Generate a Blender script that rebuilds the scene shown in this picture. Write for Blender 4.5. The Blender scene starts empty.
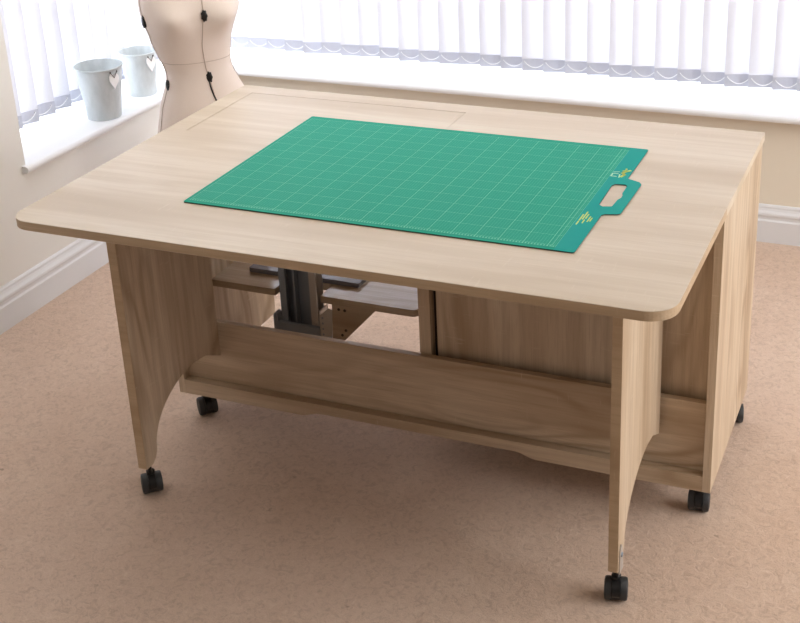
import bpy, bmesh, math, random
from mathutils import Vector, Matrix
random.seed(7)
SC = bpy.context.scene
COL = SC.collection

# ------------------------------------------------------------------ camera
cam_data = bpy.data.cameras.new('camera')
cam = bpy.data.objects.new('camera', cam_data)
COL.objects.link(cam)
Rr = ((0.928514, 0.369927, -0.031871), (0.111871, -0.360575, -0.925997), (-0.354043, 0.856236, -0.376183))
cam.matrix_world = Matrix((
    (Rr[0][0], -Rr[1][0], -Rr[2][0], 1.92121),
    (Rr[0][1], -Rr[1][1], -Rr[2][1], -2.06521),
    (Rr[0][2], -Rr[1][2], -Rr[2][2], 1.91334),
    (0, 0, 0, 1)))
cam_data.sensor_fit = 'HORIZONTAL'
cam_data.sensor_width = 36.0
cam_data.lens = 1282.29 / 800 * 36
cam_data.shift_x = (400 - 448.08) / 800
cam_data.shift_y = (201.8 - 311.5) / 800
cam_data.clip_start = 0.05
SC.camera = cam

# ------------------------------------------------------------------ light
SC.view_settings.view_transform = 'Standard'
SC.view_settings.look = 'None'
SC.view_settings.gamma = 1.0
SC.view_settings.exposure = 0.15
world = bpy.data.worlds.new('daylight')
SC.world = world
world.use_nodes = True
bg = world.node_tree.nodes['Background']
bg.inputs['Color'].default_value = (0.90, 0.95, 1.0, 1)
bg.inputs['Strength'].default_value = 7.6

def area(name, loc, direction, sx, sy, power, col):
    d = bpy.data.lights.new(name, 'AREA')
    d.shape = 'RECTANGLE'; d.size = sx; d.size_y = sy; d.energy = power; d.color = col
    o = bpy.data.objects.new(name, d); COL.objects.link(o)
    o.location = loc
    o.rotation_euler = Vector(direction).to_track_quat('-Z', 'Y').to_euler()
    return o
# front and overhead lights are added unseen fill; right one is window daylight
area('front_fill', (0.6, -3.9, 1.4), (0, 1, -0.1), 2.6, 1.4, 2, (1.0, 0.98, 0.96))
area('right_window_daylight', (4.1, 0.6, 1.65), (-1, 0, -0.12), 2.4, 1.2, 58, (0.98, 0.985, 1.0))
area('overhead_fill', (0.1, 1.1, 2.36), (0, 0, -1), 1.6, 1.6, 12, (1.0, 0.97, 0.93))

# ------------------------------------------------------------------ helpers
def srgb(r, g, b):
    f = lambda c: (c / 12.92 if c <= 0.04045 else ((c + 0.055) / 1.055) ** 2.4)
    return (f(r / 255), f(g / 255), f(b / 255), 1)

def wpos(o):
    v = Vector((0, 0, 0))
    while o is not None:
        v += Vector(o.location); o = o.parent
    return v

def obj(name, bm, mat, parent=None, smooth=False, label=None):
    """link a bmesh given in world coordinates as one mesh object"""
    if parent is not None:
        bmesh.ops.translate(bm, vec=-wpos(parent), verts=bm.verts)
    bmesh.ops.recalc_face_normals(bm, faces=bm.faces)
    me = bpy.data.meshes.new(name); bm.to_mesh(me); bm.free()
    if mat is not None:
        me.materials.append(mat)
    if smooth:
        for p in me.polygons: p.use_smooth = True
        try: me.set_sharp_from_angle(angle=math.radians(40))
        except Exception: pass
    o = bpy.data.objects.new(name, me); COL.objects.link(o)
    o.parent = parent
    if label: o['label'] = label
    return o

def thing(name, label, cat, loc, group=None):
    o = bpy.data.objects.new(name, None); COL.objects.link(o)
    o.location = loc; o['label'] = label; o['category'] = cat
    o.empty_display_size = 0.1
    if group: o['group'] = group
    return o

def struct(name, bm, mat, parent=None):
    o = obj(name, bm, mat, parent)
    if parent is None: o['kind'] = 'structure'
    return o

def add_box(bm, x0, x1, y0, y1, z0, z1, bev=0.0):
    vs = [bm.verts.new((x, y, z)) for z in (z0, z1) for y in (y0, y1) for x in (x0, x1)]
    fs = [(0, 2, 3, 1), (4, 5, 7, 6), (0, 1, 5, 4), (1, 3, 7, 5), (3, 2, 6, 7), (2, 0, 4, 6)]
    faces = [bm.faces.new([vs[i] for i in f]) for f in fs]
    if bev > 0:
        es = list({e for f in faces for e in f.edges})
        bmesh.ops.bevel(bm, geom=es, offset=bev, segments=2, affect='EDGES', profile=0.5)
    return vs

def box(x0, x1, y0, y1, z0, z1, bev=0.0):
    bm = bmesh.new(); add_box(bm, x0, x1, y0, y1, z0, z1, bev); return bm

def rot_box(bm, c, size, rz=0.0, rx=0.0):
    n0 = len(bm.verts); bm.verts.ensure_lookup_table()
    vs = add_box(bm, -size[0] / 2, size[0] / 2, -size[1] / 2, size[1] / 2, -size[2] / 2, size[2] / 2)
    bmesh.ops.transform(bm, matrix=Matrix.Translation(c) @ Matrix.Rotation(rz, 4, 'Z') @ Matrix.Rotation(rx, 4, 'X'), verts=vs)

AX = {'z': lambda a, b, c: (a, b, c), 'x': lambda a, b, c: (c, a, b), 'y': lambda a, b, c: (a, c, b)}
def add_prism(bm, outer, lo, hi, axis='z', holes=(), bev=0.0):
    """extrude a 2-D outline (with holes) between lo and hi along axis"""
    m = AX[axis]; loops = [outer] + list(holes)
    new_faces = []
    rings = []
    for h in (lo, hi):
        edges = []; rr = []
        for L in loops:
            vs = [bm.verts.new(m(a, b, h)) for a, b in L]
            rr.append(vs)
            for i in range(len(vs)):
                edges.append(bm.edges.new((vs[i], vs[(i + 1) % len(vs)])))
        rings.append(rr)
        if holes:
            bmesh.ops.triangle_fill(bm, use_beauty=True, use_dissolve=False, edges=edges)
        else:
            bm.faces.new(rr[0])
    for L0, L1 in zip(*rings):
        n = len(L0)
        for i in range(n):
            j = (i + 1) % n
            bm.faces.new((L0[i], L0[j], L1[j], L1[i]))
    if bev > 0:
        bm.edges.ensure_lookup_table()
        allv = {v for rr in rings for L in rr for v in L}
        es = []
        for rr in rings:
            for L in rr:
                for i in range(len(L)):
                    e = bm.edges.get((L[i], L[(i + 1) % len(L)]))
                    if e: es.append(e)
        bmesh.ops.bevel(bm, geom=es, offset=bev, segments=2, affect='EDGES', profile=0.5)

def prism(outer, lo, hi, axis='z', holes=(), bev=0.0):
    bm = bmesh.new(); add_prism(bm, outer, lo, hi, axis, holes, bev); return bm

def rounded(pts, radii, n=8):
    out = []; N = len(pts)
    for i, (p, r) in enumerate(zip(pts, radii)):
        if r <= 0: out.append(p); continue
        p = Vector(p); a = (Vector(pts[i - 1]) - p); b = (Vector(pts[(i + 1) % N]) - p)
        a.normalize(); b.normalize()
        ang = a.angle(b); d = r / math.tan(ang / 2)
        c = p + (a + b).normalized() * (r / math.sin(ang / 2))
        s = p + a * d - c; e = p + b * d - c
        t0 = math.atan2(s.y, s.x); t1 = math.atan2(e.y, e.x)
        dt = (t1 - t0 + math.pi) % (2 * math.pi) - math.pi
        for k in range(n + 1):
            t = t0 + dt * k / n
            out.append((c.x + r * math.cos(t), c.y + r * math.sin(t)))
    return out

def rect(x0, x1, y0, y1, r=0.0, n=6):
    return rounded([(x0, y0), (x1, y0), (x1, y1), (x0, y1)], [r] * 4, n)

def add_tube(bm, path, rad, n=8, closed=False):
    path = [Vector(p) for p in path]; rings = []
    N = len(path); up = Vector((0, 0, 1))
    for i, p in enumerate(path):
        a = path[i - 1] if (i > 0 or closed) else p
        b = path[(i + 1) % N] if (i < N - 1 or closed) else p
        t = (b - a).normalized()
        u = t.cross(up)
        if u.length < 1e-3: u = t.cross(Vector((1, 0, 0)))
        u.normalize(); v = u.cross(t)
        r = rad[i] if isinstance(rad, (list, tuple)) else rad
        rings.append([bm.verts.new(p + u * (r * math.cos(2 * math.pi * k / n)) + v * (r * math.sin(2 * math.pi * k / n))) for k in range(n)])
    M = N if closed else N - 1
    for i in range(M):
        A = rings[i]; B = rings[(i + 1) % N]
        for k in range(n):
            bm.faces.new((A[k], A[(k + 1) % n], B[(k + 1) % n], B[k]))
    if not closed:
        bm.faces.new(rings[0]); bm.faces.new(rings[-1][::-1])

def tube(path, rad, n=8, closed=False):
    bm = bmesh.new(); add_tube(bm, path, rad, n, closed); return bm

def add_lathe(bm, prof, c=(0, 0, 0), n=40, axis='z', closed=False):
    """prof: (radius, height) list; r=0 ends close to a point"""
    rings = []
    for r, h in prof:
        if r < 1e-6:
            rings.append([bm.verts.new(Vector(c) + Vector(AX[axis](0, 0, h)))])
        else:
            rings.append([bm.verts.new(Vector(c) + Vector(AX[axis](r * math.cos(2 * math.pi * k / n), r * math.sin(2 * math.pi * k / n), h))) for k in range(n)])
    for A, B in zip(rings, rings[1:]):
        for k in range(n):
            j = (k + 1) % n
            if len(A) == 1 and len(B) == 1: continue
            if len(A) == 1: bm.faces.new((A[0], B[j], B[k]))
            elif len(B) == 1: bm.faces.new((A[k], A[j], B[0]))
            else: bm.faces.new((A[k], A[j], B[j], B[k]))

def lathe(prof, c=(0, 0, 0), n=40, axis='z'):
    bm = bmesh.new(); add_lathe(bm, prof, c, n, axis); return bm

# ------------------------------------------------------------------ materials
class NT:
    def __init__(self, name):
        self.m = bpy.data.materials.new(name); self.m.use_nodes = True
        self.t = self.m.node_tree
        self.b = self.t.nodes['Principled BSDF']; self.out = self.t.nodes['Material Output']
    def n(self, kind, **kw):
        o = self.t.nodes.new(kind)
        for k, v in kw.items(): setattr(o, k, v)
        return o
    def l(self, a, b): self.t.links.new(a, b)
    def val(self, sock, v):
        if hasattr(v, 'is_output'): self.l(v, sock)
        else: sock.default_value = v
    def math(self, op, a, b=None, c=None):
        o = self.n('ShaderNodeMath', operation=op)
        self.val(o.inputs[0], a)
        if b is not None: self.val(o.inputs[1], b)
        if c is not None: self.val(o.inputs[2], c)
        return o.outputs[0]
    def mix(self, f, a, b, mode='MIX'):
        o = self.n('ShaderNodeMix', data_type='RGBA', blend_type=mode)
        self.val(o.inputs['Factor'], f); self.val(o.inputs[6], a); self.val(o.inputs[7], b)
        return o.outputs[2]
    def noise(self, vec, scale, detail=4, rough=0.5, dist=0.0):
        o = self.n('ShaderNodeTexNoise')
        self.l(vec, o.inputs['Vector'])
        o.inputs['Scale'].default_value = scale; o.inputs['Detail'].default_value = detail
        o.inputs['Roughness'].default_value = rough; o.inputs['Distortion'].default_value = dist
        return o.outputs['Fac']
    def ramp(self, fac, stops):
        o = self.n('ShaderNodeValToRGB'); self.l(fac, o.inputs[0])
        el = o.color_ramp.elements
        while len(el) < len(stops): el.new(0.5)
        for e, (p, c) in zip(el, stops): e.position = p; e.color = c
        return o.outputs[0]
    def mapv(self, vec, scale):
        o = self.n('ShaderNodeMapping'); self.l(vec, o.inputs[0]); o.inputs['Scale'].default_value = scale
        return o.outputs[0]
    def bump(self, h, strength, dist):
        o = self.n('ShaderNodeBump'); self.l(h, o.inputs['Height'])
        o.inputs['Strength'].default_value = strength; o.inputs['Distance'].default_value = dist
        self.l(o.outputs[0], self.b.inputs['Normal'])

def plain(name, col, rough=0.5, metal=0.0, spec=0.5):
    k = NT(name); k.b.inputs['Base Color'].default_value = col
    k.b.inputs['Roughness'].default_value = rough; k.b.inputs['Metallic'].default_value = metal
    k.b.inputs['Specular IOR Level'].default_value = spec
    return k.m

def wood(name, axis, light, mid, dark, rough=0.42, figure=0.5, spec=0.45, vary=True):
    """pale oak laminate, grain along the named axis"""
    k = NT(name)
    tc = k.n('ShaderNodeTexCoord'); oi = k.n('ShaderNodeObjectInfo')
    off = k.n('ShaderNodeVectorMath', operation='SCALE'); off.inputs[0].default_value = (7.3, 5.1, 9.7)
    if vary: k.l(oi.outputs['Random'], off.inputs['Scale'])
    else: off.inputs['Scale'].default_value = 0.37
    add = k.n('ShaderNodeVectorMath', operation='ADD'); k.l(tc.outputs['Object'], add.inputs[0]); k.l(off.outputs[0], add.inputs[1])
    v = add.outputs[0]
    def sc(a, b): return {'x': (a, b, b), 'z': (b, b, a), 'y': (b, a, b)}[axis]
    broad = k.noise(k.mapv(v, sc(0.9, 7)), 1.0, 3, 0.5, 0.3)
    fine = k.noise(k.mapv(v, sc(2.5, 60)), 1.0, 4, 0.6)
    pore = k.noise(k.mapv(v, sc(12, 420)), 1.0, 2, 0.5)
    ringn = k.noise(k.mapv(v, sc(0.8, 4.2)), 1.0, 2, 0.45, 0.2)
    rings = k.math('MULTIPLY_ADD', k.math('SINE', k.math('MULTIPLY', ringn, 95.0)), 0.5, 0.5)
    mask = k.math('MULTIPLY', k.ramp(k.noise(k.mapv(v, sc(0.7, 3)), 1.0, 2), [(0.48, (0, 0, 0, 1)), (0.62, (1, 1, 1, 1))]), figure)
    c = k.ramp(broad, [(0.3, dark), (0.5, mid), (0.7, light)])
    c = k.mix(k.math('MULTIPLY', k.math('POWER', rings, 2.0), mask), c, dark)
    c = k.mix(k.ramp(fine, [(0.35, (0.42, 0.42, 0.42, 1)), (0.6, (0, 0, 0, 1))]), c, dark)
    c = k.mix(k.ramp(pore, [(0.33, (0.3, 0.3, 0.3, 1)), (0.45, (0, 0, 0, 1))]), c, dark)
    fleck = k.noise(k.mapv(v, sc(160, 18)), 1.0, 2, 0.5)
    c = k.mix(k.ramp(fleck, [(0.66, (0, 0, 0, 1)), (0.74, (0.3, 0.3, 0.3, 1))]), c, light)
    k.l(c, k.b.inputs['Base Color'])
    k.b.inputs['Roughness'].default_value = rough
    k.b.inputs['Specular IOR Level'].default_value = spec
    k.bump(fine, 0.05, 0.002)
    return k.m

WL, WM, WD = srgb(222, 205, 182), srgb(210, 189, 163), srgb(168, 142, 113)
wood_x = wood('oak_laminate_lengthwise', 'x', srgb(226, 213, 195), srgb(219, 204, 184), srgb(200, 182, 158), 0.36, 0.3, 0.5, False)
wood_xb = wood('oak_laminate_boards', 'x', WL, WM, WD, 0.42, 1.0)
wood_z = wood('oak_laminate_upright', 'z', WL, WM, WD, 0.42, 0.9)
wood_plat = wood('oak_laminate_satin', 'x', WL, WM, WD, 0.16, 0.6, 0.8)
edge_y = wood('oak_edge_banding', 'x', srgb(208, 184, 154), srgb(198, 173, 142), srgb(172, 145, 114), 0.45, 0.0)
steel = plain('galvanised_steel', srgb(205, 200, 195), 0.4, 0.5)
dark_steel = plain('dark_grey_steel', srgb(150, 160, 172), 0.4, 0.2)
black_plastic = plain('black_plastic', srgb(20, 21, 23), 0.4)
grey_rubber = plain('grey_tread_rubber', srgb(52, 54, 56), 0.5)
plate_grey = plain('grey_satin_plate', srgb(132, 130, 136), 0.25)
screw_mat = plain('brown_screw_caps', srgb(70, 55, 42), 0.5)
gap_dark = plain('dark_gap', srgb(60, 45, 34), 0.8)
pvc = plain('white_upvc', srgb(240, 241, 243), 0.3)
sill_white = plain('white_sill_gloss', srgb(240, 241, 243), 0.3)
skirting = plain('white_gloss_paint', srgb(232, 233, 236), 0.35)
wall_cream = None

def wall_mat(name, col):
    k = NT(name); tc = k.n('ShaderNodeTexCoord')
    n1 = k.noise(tc.outputs['Object'], 180, 3, 0.6)
    c = k.mix(k.math('MULTIPLY', n1, 0.06), col, (col[0] * .85, col[1] * .85, col[2] * .85, 1))
    k.l(c, k.b.inputs['Base Color']); k.b.inputs['Roughness'].default_value = 0.85
    k.b.inputs['Specular IOR Level'].default_value = 0.2
    k.bump(n1, 0.08, 0.001)
    return k.m
wall_cream = wall_mat('cream_emulsion', srgb(238, 229, 212))
wall_taupe = wall_mat('taupe_emulsion', srgb(128, 116, 106))
wall_white = wall_mat('pale_wall', srgb(242, 240, 236))  # left and right walls, set paler than the back wall's cream
ceil_white = wall_mat('white_ceiling_paint', srgb(238, 235, 230))

def carpet_mat():
    k = NT('beige_carpet'); tc = k.n('ShaderNodeTexCoord'); v = tc.outputs['Object']
    big = k.noise(v, 1.7, 4, 0.55, 0.8)
    med = k.noise(v, 11, 4, 0.6, 1.2)
    fib = k.noise(v, 330, 3, 0.7)
    tuft = k.noise(v, 46, 5, 0.65, 1.5)
    c = k.ramp(big, [(0.3, srgb(220, 193, 173)), (0.7, srgb(230, 206, 187))])
    c = k.mix(k.ramp(med, [(0.35, (0.35, 0.35, 0.35, 1)), (0.6, (0, 0, 0, 1))]), c, srgb(214, 186, 165))
    c = k.mix(k.ramp(fib, [(0.35, (0.45, 0.45, 0.45, 1)), (0.62, (0, 0, 0, 1))]), c, srgb(192, 165, 145))
    c = k.mix(k.ramp(tuft, [(0.36, (0.4, 0.4, 0.4, 1)), (0.5, (0, 0, 0, 1))]), c, srgb(176, 150, 132))
    c = k.mix(k.ramp(tuft, [(0.56, (0, 0, 0, 1)), (0.72, (0.4, 0.4, 0.4, 1))]), c, srgb(236, 216, 200))
    spots = k.noise(v, 26, 2, 0.5)
    area_m = k.noise(v, 2.3, 1)
    st = k.math('MULTIPLY', k.ramp(spots, [(0.70, (0, 0, 0, 1)), (0.76, (1, 1, 1, 1))]), k.ramp(area_m, [(0.5, (0, 0, 0, 1)), (0.6, (0.5, 0.5, 0.5, 1))]))
    c = k.mix(st, c, srgb(128, 104, 88))
    k.l(c, k.b.inputs['Base Color']); k.b.inputs['Roughness'].default_value = 1.0
    k.b.inputs['Specular IOR Level'].default_value = 0.05
    k.b.inputs['Sheen Weight'].default_value = 0.15
    h = k.math('ADD', k.math('ADD', k.math('MULTIPLY', fib, 0.3), k.math('MULTIPLY', tuft, 0.6)), med)
    k.bump(h, 0.5, 0.012)
    return k.m
carpet = carpet_mat()

def fabric_translucent(name, col, trans):
    k = NT(name); k.t.nodes.remove(k.b)
    d = k.n('ShaderNodeBsdfDiffuse'); t = k.n('ShaderNodeBsdfTranslucent'); m = k.n('ShaderNodeMixShader')
    tc = k.n('ShaderNodeTexCoord')
    w = k.noise(k.mapv(tc.outputs['Object'], (300, 300, 900)), 1.0, 2)
    c = k.mix(k.math('MULTIPLY', w, 0.12), col, (col[0] * .8, col[1] * .8, col[2] * .8, 1))
    k.l(c, d.inputs[0]); k.l(c, t.inputs[0]); m.inputs[0].default_value = trans
    k.l(d.outputs[0], m.inputs[1]); k.l(t.outputs[0], m.inputs[2]); k.l(m.outputs[0], k.out.inputs[0])
    return k.m
vane_mat = fabric_translucent('white_vane_fabric', srgb(240, 240, 245), 0.29)
weight_mat = fabric_translucent('lilac_grey_hem', srgb(222, 223, 232), 0.34)
chain_mat = plain('white_bead_chain', srgb(246, 246, 248), 0.4)

def glass_mat():
    k = NT('window_glass'); k.t.nodes.remove(k.b)
    t = k.n('ShaderNodeBsdfTransparent'); g = k.n('ShaderNodeBsdfGlossy'); m = k.n('ShaderNodeMixShader')
    g.inputs['Roughness'].default_value = 0.02
    m.inputs[0].default_value = 0.06
    k.l(t.outputs[0], m.inputs[1]); k.l(g.outputs[0], m.inputs[2]); k.l(m.outputs[0], k.out.inputs[0])
    return k.m
glass = glass_mat()

def mat_green():
    """self-healing cutting mat: printed grid, object coordinates measured from the mat's near left corner"""
    k = NT('green_cutting_mat'); tc = k.n('ShaderNodeTexCoord')
    sep = k.n('ShaderNodeSeparateXYZ'); k.l(tc.outputs['Object'], sep.inputs[0])
    X, Y = sep.outputs[0], sep.outputs[1]
    def lines(S, start, step, width):
        u = k.math('DIVIDE', k.math('SUBTRACT', S, start), step)
        fr = k.math('ABSOLUTE', k.math('SUBTRACT', k.math('FRACT', k.math('ADD', u, 0.5)), 0.5))
        return k.math('LESS_THAN', fr, width / step / 2)
    def inside(S, a, b): return k.math('MULTIPLY', k.math('GREATER_THAN', S, a), k.math('LESS_THAN', S, b))
    gx0, gx1, gy0, gy1 = 0.009, 0.877, 0.014, 0.620
    ing = k.math('MULTIPLY', inside(X, gx0, gx1), inside(Y, gy0, gy1))
    maj = k.math('MAXIMUM', lines(X, gx0 + .0005, 0.0531, 0.0011), lines(Y, 0.0235, 0.0495, 0.0010))
    fin = k.math('MAXIMUM', lines(X, gx0 + .0005, 0.0531 / 8, 0.0008), lines(Y, 0.0235, 0.0495 / 8, 0.0008))
    edge = k.math('MAXIMUM', lines(Y, gy0, 10.0, 0.0014), lines(X, gx1, 10.0, 0.0016))
    edge = k.math('MAXIMUM', edge, lines(X, 0.868, 10.0, 0.0012))
    edge = k.math('MAXIMUM', edge, k.math('MULTIPLY', lines(X, gx0, 0.0531 / 8, 0.0028), k.math('LESS_THAN', Y, 0.020)))
    n = k.noise(tc.outputs['Object'], 900, 2)
    base = k.mix(k.math('MULTIPLY', n, 0.15), srgb(8, 156, 132), srgb(14, 138, 116))
    c = k.mix(k.math('MULTIPLY', fin, 0.36), base, srgb(120, 214, 180))
    c = k.mix(k.math('MULTIPLY', maj, 0.75), c, srgb(140, 220, 186))
    c = k.mix(k.math('MULTIPLY', edge, 0.5), c, srgb(150, 222, 190))
    c = k.mix(ing, k.mix(k.math('GREATER_THAN', X, gx1), base, srgb(0, 158, 150)), c)
    k.l(c, k.b.inputs['Base Color']); k.b.inputs['Roughness'].default_value = 0.6
    k.b.inputs['Specular IOR Level'].default_value = 0.18
    k.bump(n, 0.05, 0.0005)
    return k.m
green = mat_green()
print_pale = plain('pale_green_print', srgb(176, 226, 190), 0.5)
print_yellow = plain('yellow_green_print', srgb(196, 214, 92), 0.5)
mat_core = plain('mat_core_dark', srgb(70, 74, 70), 0.6)

def pail_mat():
    k = NT('grey_painted_zinc'); tc = k.n('ShaderNodeTexCoord')
    n1 = k.noise(k.mapv(tc.outputs['Object'], (30, 30, 12)), 1.0, 4, 0.6)
    c = k.ramp(n1, [(0.3, srgb(194, 201, 203)), (0.7, srgb(212, 218, 221))])
    k.l(c, k.b.inputs['Base Color']); k.b.inputs['Roughness'].default_value = 0.55
    return k.m
pail = pail_mat()
heart_mat = plain('white_painted_wood', srgb(244, 242, 242), 0.5)
string_mat = plain('dark_string', srgb(90, 84, 80), 0.8)

def form_mat():
    k = NT('dress_form_jersey'); tc = k.n('ShaderNodeTexCoord')
    n1 = k.noise(tc.outputs['Object'], 350, 3, 0.6)
    c = k.mix(n1, srgb(236, 222, 211), srgb(230, 213, 201))
    k.l(c, k.b.inputs['Base Color']); k.b.inputs['Roughness'].default_value = 0.85
    k.b.inputs['Sheen Weight'].default_value = 0.2
    k.bump(n1, 0.1, 0.001)
    return k.m
form = form_mat()
seam_mat = plain('form_seam_line', srgb(198, 180, 166), 0.9)  # faint brown of the seam lines
white_metal = plain('white_enamel', srgb(230, 230, 230), 0.35)

# ------------------------------------------------------------------ room shell
WX, WY = -0.862, 2.287          # inner faces of the left and back walls
SZ = 0.492                      # sill top
RX, FY, CZ = 4.2, -4.0, 2.45    # right wall, front wall, ceiling
LY0, BX1 = 1.06, 2.05           # near end of the left window, right end of the back window
WT = 2.05                       # window head
struct('floor', box(-1.3, RX + .1, FY - .1, 2.7, -0.1, 0.0), carpet)
struct('ceiling', box(-1.3, RX + .1, FY - .1, 2.7, CZ, CZ + .1), ceil_white)
bm = bmesh.new()
add_box(bm, -1.30, WX, LY0, 2.70, 0, SZ - .024)
add_box(bm, -1.30, WX, FY, LY0, 0, CZ)
add_box(bm, -1.30, WX, LY0, 2.70, WT, CZ)
struct('wall_left', bm, wall_white)
bm = bmesh.new()
add_box(bm, WX, BX1, WY, 2.70, 0, SZ - .024)
add_box(bm, BX1, RX, WY, 2.70, 0, CZ)
add_box(bm, WX, BX1, WY, 2.70, WT, CZ)
struct('wall_back', bm, wall_cream)
struct('wall_right', box(RX, RX + .1, FY, 2.70, 0, CZ), wall_white)
struct('wall_front', box(-1.3, RX + .1, FY - .1, FY, 0, CZ), wall_taupe)

# sills with a rounded nose
def sill_profile(front, back):
    s = 1 if front > back else -1
    r = .011
    pts = [(back, SZ - .024), (front - s * r, SZ - .024)]
    for i in range(7):
        t = -math.pi / 2 + math.pi * i / 6
        pts.append((front - s * r + s * r * math.cos(t), SZ - .012 + .012 * math.sin(t)))
    pts += [(back, SZ)]
    return pts
bm = bmesh.new()
pr = sill_profile(-0.836, -1.20)
# left sill: profile in (x,z) extruded along y
add_prism(bm, pr, LY0 - .02, 2.62, 'y')
struct('trim_1', bm, sill_white)
bm = bmesh.new()
pr = sill_profile(2.222, 2.60)
add_prism(bm, pr, -0.836, BX1 + .03, 'x')
struct('trim_2', bm, sill_white)

# skirting boards: moulded profile (distance from wall, height)
SK = [(0, 0), (.018, 0), (.018, .082), (.014, .088), (.014, .098), (.017, .104), (.016, .112), (.010, .120), (.007, .128), (.007, .134), (.004, .140), (0, .142)]
bm = bmesh.new()
add_prism(bm, [(WX + a, b) for a, b in SK], FY, WY, 'y')
struct('baseboard_left', bm, skirting)
bm = bmesh.new()
add_prism(bm, [(WY - a, b) for a, b in SK], WX + .018, RX, 'x')
struct('baseboard_back', bm, skirting)

# windows: white frames, mullions and panes behind the blinds
def make_window(name, along, a0, a1, plane, nm):
    z0, z1 = SZ, WT
    def bx(a, b, za, zb, d=.06):
        if along == 'x': return (a, b, plane, plane + d, za, zb)
        return (plane - d, plane, a, b, za, zb)
    bm = bmesh.new()
    f = .06
    for t in ((a0, a1, z0, z0 + f), (a0, a1, z1 - f, z1), (a0, a0 + f, z0 + f, z1 - f), (a1 - f, a1, z0 + f, z1 - f)):
        add_box(bm, *bx(*t))
    step = (a1 - a0) / nm
    for i in range(1, nm):
        add_box(bm, *bx(a0 + i * step - f / 2, a0 + i * step + f / 2, z0 + f, z1 - f))
    w = struct(name, bm, pvc)
    for i in range(nm):
        p = a0 + i * step + (f if i == 0 else f / 2); q = a0 + (i + 1) * step - (f if i == nm - 1 else f / 2)
        if along == 'x': b2 = box(p, q, plane + .025, plane + .031, z0 + f, z1 - f)
        else: b2 = box(plane - .031, plane - .025, p, q, z0 + f, z1 - f)
        g = obj('pane', b2, glass, w)
    return w
make_window('window_1', 'y', LY0, 2.56, -1.20, 2)
make_window('window_2', 'x', -1.14, BX1, 2.56, 4)
struct('trim_3', box(-1.27, -1.14, 2.56, 2.69, SZ - .024, WT), pvc)      # corner post

# ------------------------------------------------------------------ sewing table
TH, TK = 0.836, 0.021
T = thing('sewing_table', 'pale oak sewing table on black castors with folded-out flap top and gate legs', 'table', (0.75, 0.53, 0))
TB = TH - TK
SEAM = 0.534
YB = 1.055
W = 1.5
lid = (0.060, 0.716, 0.648, 0.992)
g = .0013; g1 = .0001
obj('main_top', prism([(0, SEAM + g1 / 2), (W, SEAM + g1 / 2), (W, YB), (0, YB)], TB, TH, 'z',
                      holes=[rect(lid[0] - g, lid[1] + g, lid[2] - g, lid[3] + g)]), wood_x, T)
obj('lift_lid', prism(rect(*lid), TB, TH - .0004, 'z'), wood_x, T)
obj('flap_top', prism(rounded([(0, 0), (W, 0), (W, SEAM - g1 / 2), (0, SEAM - g1 / 2)], [.055, .060, 0, 0], 12), TB, TH, 'z', bev=0.0004), wood_x, T)
# edge banding along the flap's rim: a thin strip standing 0.3 mm proud
def rim(outer, inner_off, z0, z1):
    bm = bmesh.new(); a = outer; n = len(a)
    cx = sum(p[0] for p in a) / n
    v = [[bm.verts.new((p[0], p[1], z)) for z in (z0, z1)] for p in a]
    for i in range(n - 1):
        bm.faces.new((v[i][0], v[i + 1][0], v[i + 1][1], v[i][1]))
    return bm
fl = rounded([(0, 0), (W, 0), (W, SEAM), (0, SEAM)], [.055, .060, 0, 0], 12)
e = .0006
# order: starts at corner (0,0) arc, (W,0) arc, (W,SEAM), (0,SEAM)
def offset(poly, d):
    out = []; n = len(poly)
    for i, p in enumerate(poly):
        a = Vector(poly[i - 1]); b = Vector(poly[(i + 1) % n]); t = (b - a).normalized()
        out.append((p[0] + t.y * d, p[1] - t.x * d))
    return out
fo = offset(fl, e)[:-2]
fo = [(-e, SEAM - .002)] + fo + [(W + e, SEAM - .002)]
fi = [(min(max(p[0], .0012), W - .0012), max(p[1], .0012)) for p in offset(fl, -.0006)[:-2]]
fi = [(.0006, SEAM - .002)] + [q for q in offset(fl, -.0006)[:-2]] + [(W - .0006, SEAM - .002)]
obj('edge_band', prism(fo + fi[::-1], TB + .0008, TH - .0010, 'z'), edge_y, T)

CY0, CY1 = 0.531, 1.047
XL, XR = 0.019, 1.497
ZB, ZS = 0.100, 0.142
obj('end_panel', box(XL, XL + .019, CY0, CY1, ZB, TB, .0008), wood_z, T)
obj('end_panel', box(XR - .020, XR, CY0, CY1, ZB, TB, .0008), wood_z, T)
IX0, IX1 = XL + .019, XR - .020
BY = 0.556
obj('base_shelf', box(0.738, IX1, BY + .02, CY1, ZS - .022, ZS - .001), wood_xb, T)
# front plinth with a shallow arched cut-out below
pl = [(IX0, ZB), (0.40, ZB)]
for i in range(7):
    t = i / 6; pl.append((0.40 + .055 * t, ZB + .014 * (3 * t * t - 2 * t ** 3)))
for i in range(7):
    t = i / 6; pl.append((1.005 + .055 * t, ZB + .014 * (1 - (3 * t * t - 2 * t ** 3))))
pl += [(IX1, ZB), (IX1, ZS), (IX0, ZS)]
obj('plinth', prism(pl, CY0 + .0005, CY0 + .045, 'y', bev=.0006), wood_xb, T)
RZ = 0.327
obj('modesty_board', box(IX0, IX1, BY, BY + .018, ZS + .0005, RZ, .0008), wood_xb, T)
PY = BY + .019
obj('divider', box(0.738, 0.769, PY, CY1, ZS, TB), wood_z, T)
obj('gap_shade', box(0.769, 0.782, PY + .030, PY + .048, ZS, TB), gap_dark, T)  # dark strip put in for the shade of the gap beside the panel
obj('back_panel', box(0.782, IX1, PY + .014, PY + .030, ZS, TB), wood_z, T)

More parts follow.
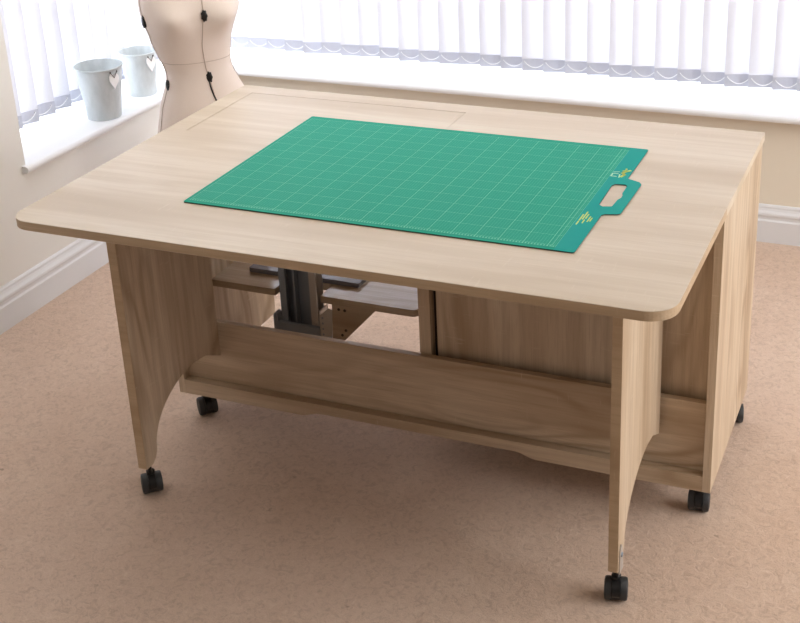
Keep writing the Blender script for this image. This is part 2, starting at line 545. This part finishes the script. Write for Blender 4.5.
# gate legs: upright boards with an arched cut behind the foot
def leg_outline():
    p = [(0.163, TB - .001), (0.163, 0.108), (0.190, 0.108), (0.205, 0.119), (0.2145, 0.140)]
    for i in range(1, 13):
        t = math.pi / 2 * i / 12
        p.append((0.414 - .2 * math.cos(t), 0.14 + .14 * math.sin(t)))
    p += [(0.47, 0.272), (0.540, 0.235), (0.540, TB - .001)]
    return p
for x0, x1 in ((0.135, 0.160), (1.346, 1.368)):
    lg = obj('gate_leg', prism(leg_outline(), x0, x1, 'x'), wood_z, T)
    obj('edge_band', box(x0 + .0006, x1 - .0006, 0.1622, 0.163, .1085, TB - .0015), edge_y, lg)
# steel foot bracket on each gate leg
for x in (1.368,):
    bm = bmesh.new()
    add_prism(bm, [(0.170, .100), (0.200, .100), (0.190, .165), (0.180, .172), (0.172, .160)], x + .0002, x + .003, 'x')
    fb = obj('foot_bracket', bm, steel, T)
    obj('screw', lathe([(0, .006), (.005, .0055), (.006, .003), (.006, 0)], (x, .182, .145), 12, 'x'), dark_steel, fb)

# twin-wheel castors
def castor(x, y, rz, top, kx, ky, r=0.0265):
    """housing with kingpin, two wheels as sub-parts"""
    M = Matrix.Translation((x, y, 0)) @ Matrix.Rotation(rz, 4, 'Z')
    bm = bmesh.new()
    # hood between the wheels: a rounded fin
    pts = [(-.012, .004)]
    for i in range(13):
        t = math.pi * i / 12
        pts.append((-.002 + .030 * -math.cos(t) * .95, r + .029 * math.sin(t)))
    pts += [(.020, .004)]
    add_prism(bm, [(a, b) for a, b in pts], -.009, .009, 'x')
    add_lathe(bm, [(0, r + .018), (.011, r + .018), (.011, r + .036), (.007, r + .038), (.006, r + .040), (0, r + .040)], (0, .0, 0), 16)
    bmesh.ops.transform(bm, matrix=M, verts=bm.verts)
    add_tube(bm, [(x, y, r + .030), (kx, ky, top - .018), (kx, ky, top)], .006, 10)
    c = obj('castor', bm, black_plastic, T, True)
    for s in (-1, 1):
        bm = bmesh.new()
        prof = [(0, s * .008), (r * .9, s * .008), (r, s * .010), (r, s * .021), (r * .93, s * .025), (r * .6, s * .0265), (0, s * .025)]
        add_lathe(bm, prof, (0, 0, r), 28, 'x')
        bmesh.ops.transform(bm, matrix=M, verts=bm.verts)
        obj('wheel', bm, grey_rubber, c, True)
    return c
castor(0.124, 0.221, 0.72, 0.114, 0.1475, 0.188)
castor(1.3525, 0.2135, 0.22, 0.114, 1.357, 0.188)
castor(0.056, 0.600, 0.80, ZB + .002, 0.066, 0.594)
castor(1.459, 0.602, 0.12, ZB + .002, 1.456, 0.596)
castor(1.467, 1.034, 0.2, ZB + .002, 1.458, 1.004)
castor(0.072, 1.000, -0.2, ZB + .002, 0.072, 0.994)

# lift: platform, steel columns, brackets
PZ = 0.367
plat = [(0.0385, 0.715), (0.243, 0.715), (0.243, 0.790), (0.385, 0.790), (0.385, 0.715), (0.672, 0.715), (0.672, 1.03), (0.0385, 1.03)]
plat = rounded(plat, [0, 0, 0, 0, 0, .018, 0, 0], 6)
obj('lift_platform', prism(plat, PZ - .021, PZ, 'z', bev=.0008), wood_plat, T)
lm = obj('lift_column', (lambda b: (add_box(b, .246, .252, .735, .775, .16, TB - .03), add_box(b, .246, .286, .770, .775, .16, TB - .03), add_box(b, .252, .266, .735, .738, .16, TB - .03), add_box(b, .280, .286, .750, .775, .16, TB - .03), b)[-1])(bmesh.new()), dark_steel, T)
obj('lift_column', (lambda b: (add_box(b, .340, .346, .735, .775, .16, TB - .03), add_box(b, .340, .362, .770, .775, .16, TB - .03), add_box(b, .346, .362, .732, .736, .16, TB - .03), b)[-1])(bmesh.new()), steel, T)
obj('column_back', box(.286, .340, .771, .776, .16, TB - .04), dark_steel, T)
obj('crossbar', box(.234, .376, 0.7215, .734, .215, .262, .002), dark_steel, T)
bm = bmesh.new()
add_prism(bm, [(.226, .205), (.240, .205), (.240, .285), (.233, .290), (.226, .283)], .722, .745, 'y')
lb = obj('column_bracket', bm, dark_steel, T)
# folded steel bracket beside the right column
bm = bmesh.new()
add_box(bm, .372, .376, 0.7215, .770, .200, .315)
add_prism(bm, [(.376, .200), (.406, .200), (.414, .325), (.402, .328), (.376, .305)], .7215, .7235, 'y')
rb = obj('column_bracket', bm, steel, T, label='bright perforated steel bracket')
bm = bmesh.new()
for z in (.245, .262, .279, .296):
    add_lathe(bm, [(0, -.0006), (.0032, -.0006), (.0032, .0005)], (.382, .7213, z), 10, 'y')
obj('bolt', bm, dark_steel, rb)
# timber gusset under the platform with its screw heads
gs = obj('gusset', prism([(.408, .196), (.413, .200), (.548, .3455), (.414, .3455)], .7225, .7405, 'y'), wood_xb, T)
for x, z in ((.434, .330), (.452, .329), (.452, .268), (.440, .252)):
    obj('screw', lathe([(0, -.0015), (.004, -.0012), (.0045, .0004)], (x, .7224, z), 12, 'y'), screw_mat, gs)

# grey plate lying on the platform
ip = prism(rounded([(0.118, 0.7915), (0.236, 0.7915), (.465, 0.7915), (.465, .99), (.118, .99)], [.004, 0, .004, .004, .004], 4), PZ + .0004, PZ + .014, 'z', bev=.001)
IP = obj('insert_plate', ip, plate_grey)
IP['label'] = 'thin grey plate lying on the lift platform under the oak table top'; IP['category'] = 'plate'

# ------------------------------------------------------------------ cutting mat
MX, MY, MZ = 0.333, 0.203, TH + .0003
MW, MD, MT = 0.921, 0.637, .003
M_ = thing('cutting_mat', 'green gridded self-healing cutting mat with carry handle lying on the oak table top', 'cutting mat', (MX, MY, MZ))
o = [(0, 0), (MW, 0), (MW, .205), (.926, .212), (.958, .221), (.960, .405), (.952, .417), (MW + .001, .431), (MW, .440), (MW, MD), (0, MD)]
o = rounded(o, [.004, .006, .006, 0, .012, .010, 0, .004, 0, .006, .004], 5)
h = [(.900, .262), (.910, .252), (.930, .258), (.932, .300), (.9365, .312), (.936, .330), (.932, .340), (.932, .384), (.926, .394), (.902, .391), (.897, .380)]
h = rounded(h, [.004, .004, .005, .004, .004, .004, .004, .006, .004, .004, .004], 3)
mt = [(a + MX, b + MY) for a, b in o]; hh = [(a + MX, b + MY) for a, b in h]
obj('mat_sheet', prism(mt, MZ + .0023, MZ + MT, 'z', holes=[hh]), green, M_)
def shrink(poly, f=.0004): return offset(poly, -f)
obj('mat_underside', prism(offset(mt, -.0006), MZ, MZ + .0023, 'z', holes=[offset(hh, .0006)] if False else [hh]), mat_core, M_)
# printing on the border: emblem with lettering near the far end, a block of small lines near the handle
Z1 = MZ + MT
def stroke(bm, pts, w, h=.0002):
    for (a, b) in zip(pts, pts[1:]):
        a = Vector((a[0] + MX, a[1] + MY)); b = Vector((b[0] + MX, b[1] + MY)); t = (b - a).normalized(); n = Vector((-t.y, t.x)) * w / 2
        a -= t * w * .4; b += t * w * .4
        add_prism(bm, [tuple(a + n), tuple(a - n), tuple(b - n), tuple(b + n)], Z1, Z1 + h, 'z')
bm = bmesh.new()
stroke(bm, [(.892, .437), (.880, .437), (.880, .455), (.892, .455)], .0035)
stroke(bm, [(.900, .432), (.897, .452)], .003)
stroke(bm, [(.880, .464), (.892, .468)], .003)
obj('lettering', bm, print_pale, M_)
bm = bmesh.new()
stroke(bm, [(.903, .438), (.908, .452), (.901, .462), (.907, .474), (.914, .482)], .007)
stroke(bm, [(.899, .474), (.905, .484), (.903, .492)], .004)
obj('emblem', bm, print_yellow, M_)
bm = bmesh.new()
for x, a, b in ((.884, .140, .158), (.884, .163, .196), (.889, .170, .212), (.894, .150, .168), (.8945, .176, .200), (.902, .160, .188), (.907, .164, .182)):
    stroke(bm, [(x, a), (x, b)], .0028)
obj('lettering', bm, print_yellow, M_)

# ------------------------------------------------------------------ dress form
FX, FYY = -0.400, 1.500
DF = thing('dress_form', 'cream adjustable dress form with black dials standing by the table in the window corner', 'dress form', (FX, FYY, 0))
face = math.atan2(-0.985, 0.17) if False else None
camdir = Vector((1.92 - FX, -2.065 - FYY)); base_ang = math.atan2(camdir.y, camdir.x)
ANG = base_ang + math.radians(14)
fwd = Vector((math.cos(ANG), math.sin(ANG), 0)); side = Vector((-math.sin(ANG), math.cos(ANG), 0))   # side = image right
# z, half width, half depth front, half depth back, forward shift, lateral shift
SEC = [(.440, .166, .115, .120, 0, .012), (.450, .182, .122, .126, 0, .010), (.503, .182, .128, .132, 0, .012), (.570, .166, .124, .128, 0, .011), (.624, .152, .112, .114, 0, .008),
       (.682, .126, .096, .092, 0, .004), (.725, .112, .086, .084, 0, -.002), (.752, .110, .084, .082, 0, -.008), (.793, .120, .092, .086, 0, -.014), (.840, .131, .104, .094, 0, -.020),
       (.875, .140, .118, .100, 0, -.018), (.910, .152, .138, .104, 0, -.018), (.947, .163, .146, .106, 0, -.014), (.985, .164, .134, .106, 0, -.014), (1.04, .160, .112, .106, 0, -.014),
       (1.10, .168, .096, .100, 0, -.014), (1.150, .160, .078, .086, 0, -.014), (1.180, .118, .062, .070, 0, -.014), (1.200, .070, .052, .058, 0, -.014), (1.225, .055, .050, .052, 0, -.014), (1.275, .052, .048, .050, 0, -.014)]
def interp(z):
    for a, b in zip(SEC, SEC[1:]):
        if a[0] <= z <= b[0]:
            t = (z - a[0]) / (b[0] - a[0]); return [p + (q - p) * t for p, q in zip(a, b)]
    return SEC[0] if z < SEC[0][0] else SEC[-1]
def surf(z, phi, push=0.0):
    """phi=0 front, +90 image right"""
    _, hw, df, db, s, l = interp(z)
    cph, sph = math.cos(phi), math.sin(phi)
    d = df if cph > 0 else db
    ex = 0.88
    u = math.copysign(abs(cph) ** ex, cph) * d; v = math.copysign(abs(sph) ** ex, sph) * hw
    # two breast mounds and the dip between them
    bz = math.exp(-((z - .930) / .048) ** 2)
    for sg in (-1, 1):
        bump_ = math.exp(-((phi - sg * .62) / .34) ** 2)
        u += .030 * bz * bump_
    u -= .016 * bz * math.exp(-((phi) / .22) ** 2)
    return Vector((FX, FYY, z)) + fwd * (u + push * cph) + side * (v + l - .037 + push * sph)
bm = bmesh.new(); N = 64; rings = []
zs = []
for a, b in zip(SEC, SEC[1:]):
    k = 4 if .6 < a[0] < 1.1 else 2
    zs += [a[0] + (b[0] - a[0]) * i / k for i in range(k)]
zs.append(SEC[-1][0])
# smooth the section table with a small moving average
for z in zs:
    ring = []
    for i in range(N):
        phi = (2 * math.pi * i / N + math.pi) % (2 * math.pi) - math.pi
        ring.append(bm.verts.new((surf(z - .012, phi) + surf(z, phi) + surf(z + .012, phi)) / 3))
    for v in ring: v.co.z = z
    rings.append(ring)
for A, B in zip(rings, rings[1:]):
    for i in range(N): bm.faces.new((A[i], A[(i + 1) % N], B[(i + 1) % N], B[i]))
bm.faces.new(rings[0]); bm.faces.new(rings[-1])
body = obj('torso', bm, form, DF, True)
def sline(pts, rad): return tube([surf(z, p, .0015) for z, p in pts], rad, 6)
for phi in (0.05, -1.45, 1.45, math.pi):
    obj('seam', sline([(.445 + .7 * i / 40, phi) for i in range(41)], 0.0013 if abs(phi) < 1 else .0012), seam_mat, DF)
obj('waist_seam', tube([surf(.780, 2 * math.pi * i / 60 - math.pi + .001, -.0002) for i in range(60)], .0014, 6, True), seam_mat, DF)
obj('gap_line', sline([(.58 + .145 * i / 12, 0.05 + .03 * math.sin(i * .5)) for i in range(13)], .0025), black_plastic, DF)
for z, phi, s in ((.726, .06, .85), (.944, .06, .85), (.700, -1.40, .8), (.925, -1.42, .9), (.700, 1.85, .8)):
    p = surf(z, phi, .001); nrm = (p - Vector((FX, FYY, z))).normalized()
    q = nrm.to_track_quat('Z', 'Y').to_matrix().to_4x4()
    bm = bmesh.new()
    add_lathe(bm, [(0, .007), (.008, .007), (.011, .004), (.011, -.006)], n=18)
    for k in range(7):
        a = 2 * math.pi * k / 7
        rot_box(bm, Vector((.0105 * math.cos(a), .0105 * math.sin(a), .001)), (.004, .004, .006), a)
    for v in bm.verts: v.co.y *= 1.9
    bmesh.ops.transform(bm, matrix=Matrix.Translation(p) @ q @ Matrix.Scale(s, 4), verts=bm.verts)
    obj('adjuster_dial', bm, black_plastic, DF, True)
obj('neck_cap', lathe([(0, .016), (.02, .014), (.05, .006), (.054, 0), (.054, -.004), (0, -.004)], tuple(Vector((FX, FYY, 1.279)) + side * -.051), 28), black_plastic, DF, True)
obj('pole', lathe([(.0, .03), (.016, .03), (.016, .44), (0, .44)], (FX, FYY, 0), 20), white_metal, DF, True)
for k in range(4):
    a = ANG + math.pi / 4 + k * math.pi / 2
    d = Vector((math.cos(a), math.sin(a), 0))
    obj('foot', tube([Vector((FX, FYY, .10)), Vector((FX, FYY, .075)) + d * .06, Vector((FX, FYY, .03)) + d * .18, Vector((FX, FYY, .012)) + d * .24], .011, 10), white_metal, DF, True)

# ------------------------------------------------------------------ pails with wooden hearts
def make_pail(x, y, h, rt, rb_, ang, label, hz):
    P = thing('pail', label, 'plant pot', (x, y, SZ), 'grey pails on the left window sill')
    c = (x, y, SZ + .0006)
    bm = bmesh.new()
    w = .002
    add_lathe(bm, [(0, .004), (rb_ - .004, .004), (rb_ - .003, 0), (rb_, 0), (rb_ + .0005, .006), (rb_ + (rt - rb_) * .93, h * .95), (rt, h * .955), (rt + .002, h * .965), (rt + .003, h * .985), (rt + .002, h), (rt - .001, h),
                   (rt - .003, h * .96), (rb_ - w, .008), (0, .008)], c, 48)
    obj('pail_body', bm, pail, P, True)
    # heart, hung against the wall of the pail
    hp = []
    for i in range(40):
        t = 2 * math.pi * i / 40
        hp.append((16 * math.sin(t) ** 3, 13 * math.cos(t) - 5 * math.cos(2 * t) - 2 * math.cos(3 * t) - math.cos(4 * t)))
    s = .0215 / 16
    bm = bmesh.new()
    add_prism(bm, [(a * s * .95, b * s * 1.45) for a, b in hp], -.0025, .0025, 'y', bev=.0008)
    rr = rb_ + (rt - rb_) * (hz / h) + .006
    tilt = math.atan2(rt - rb_, h)
    d = Vector((math.cos(ang), math.sin(ang), 0))
    Mx = Matrix.Translation(Vector((x, y, SZ + hz)) + d * rr) @ Matrix.Rotation(ang + math.pi / 2, 4, 'Z') @ Matrix.Rotation(-tilt, 4, 'X') @ Matrix.Rotation(.12, 4, 'Y')
    bmesh.ops.transform(bm, matrix=Mx, verts=bm.verts)
    ht = obj('heart', bm, heart_mat, P)
    top = Mx @ Vector((0, 0, .009))
    rt2 = rt + .004
    a1, a2 = ang - .16, ang + .16
    p1 = Vector((x + math.cos(a1) * rt2, y + math.sin(a1) * rt2, SZ + h - .012)); p2 = Vector((x + math.cos(a2) * rt2, y + math.sin(a2) * rt2, SZ + h - .012))
    obj('string', tube([p1, top + d * .003, p2], .0013, 6), string_mat, ht)
    for p in (p1, p2):
        bm = bmesh.new(); bmesh.ops.create_icosphere(bm, subdivisions=2, radius=.003, matrix=Matrix.Translation(p)); obj('knot', bm, string_mat, ht, True)
    return P
make_pail(-0.914, 1.566, .192, .084, .060, math.radians(-17), 'larger grey pail with white wooden heart, standing nearest on the left window sill', .149)
make_pail(-0.942, 1.848, .168, .070, .052, math.radians(-17), 'smaller grey pail with white wooden heart on the sill beside the dress form', .129)

# ------------------------------------------------------------------ vertical blinds
def make_blind(label, along, a0, a1, plane, pitch, tilt, zb, flip=1):
    z1 = WT - .02
    n = int(round((a1 - a0) / pitch)) + 1
    mid = (a0 + a1) / 2
    loc = (mid, plane, z1) if along == 'x' else (plane, mid, z1)
    B = thing('vertical_blind', label, 'blind', loc, 'vertical blinds')
    if along == 'x': hb = box(a0 - .06, a1 + .06, plane - .022, plane + .022, z1, z1 + .02 - .0005)
    else: hb = box(plane - .022, plane + .022, a0 - .06, a1 + .06, z1, z1 + .02 - .0005)
    obj('headrail', hb, pvc, B)
    clips = []
    w = .106
    for i in range(n):
        a = a0 + (a1 - a0) * i / (n - 1)
        t = tilt + random.uniform(-.05, .05)
        dz = random.uniform(-.003, .003)
        if along == 'x': u = Vector((math.cos(t), math.sin(t), 0)); c = Vector((a, plane, 0))
        else: u = Vector((-math.sin(t) * flip, math.cos(t), 0)); c = Vector((plane, a, 0))
        nn = Vector((-u.y, u.x, 0))
        cn = nn * .0045        # vanes are very slightly bowed across their width
        bm = bmesh.new(); K = 6
        F = []; G = []
        for k in range(K + 1):
            s = -1 + 2 * k / K
            p = c + u * (s * w / 2) + cn * (1 - s * s)
            F.append([bm.verts.new((p.x + nn.x * .0004, p.y + nn.y * .0004, z)) for z in (zb + dz, z1)])
            G.append([bm.verts.new((p.x - nn.x * .0004, p.y - nn.y * .0004, z)) for z in (zb + dz, z1)])
        for k in range(K):
            bm.faces.new((F[k][0], F[k + 1][0], F[k + 1][1], F[k][1])); bm.faces.new((G[k][0], G[k][1], G[k + 1][1], G[k + 1][0]))
            bm.faces.new((F[k][0], G[k][0], G[k + 1][0], F[k + 1][0])); bm.faces.new((F[k][1], F[k + 1][1], G[k + 1][1], G[k][1]))
        for k in (0, K): bm.faces.new((F[k][0], F[k][1], G[k][1], G[k][0]))
        v = obj('vane', bm, vane_mat, B, True)
        bm = bmesh.new()
        pts = []
        for sgn in (1, -1):
            for k in (range(K + 1) if sgn > 0 else range(K, -1, -1)):
                s = -1 + 2 * k / K
                p = c + u * (s * w / 2 * .995) + cn * (1 - s * s) + nn * (.0016 * sgn)
                pts.append((p.x, p.y))
        add_prism(bm, pts, zb + dz + .001, zb + dz + .047, 'z')
        obj('hem_weight', bm, weight_mat, v)
        clips.append((c, u, nn))
    # bead chain drooping from vane to vane, on the room side
    path = []
    room = Vector((0, -1, 0)) if along == 'x' else Vector((1, 0, 0))
    for i, (c, u, nn) in enumerate(clips):
        f = nn if nn.dot(room) > 0 else -nn
        p0 = c - u * (w * .40) + f * .006; p1 = c + u * (w * .36) + f * .006
        m = 8
        for k in range(m + 1):
            s = k / m
            p = p0.lerp(p1, s)
            path.append((p.x, p.y, zb + .036 - .024 * (1 - (2 * s - 1) ** 2)))
    obj('chain', tube(path, .0017, 5), chain_mat, B)
    return B
make_blind('long white vertical blind over the back window above the sill', 'x', -0.92, 1.98, 2.425, .0865, math.radians(14), .528)
make_blind('white vertical blind over the left window behind the two grey pails', 'y', 1.135, 2.29, -1.055, .0865, math.radians(-24), .528)
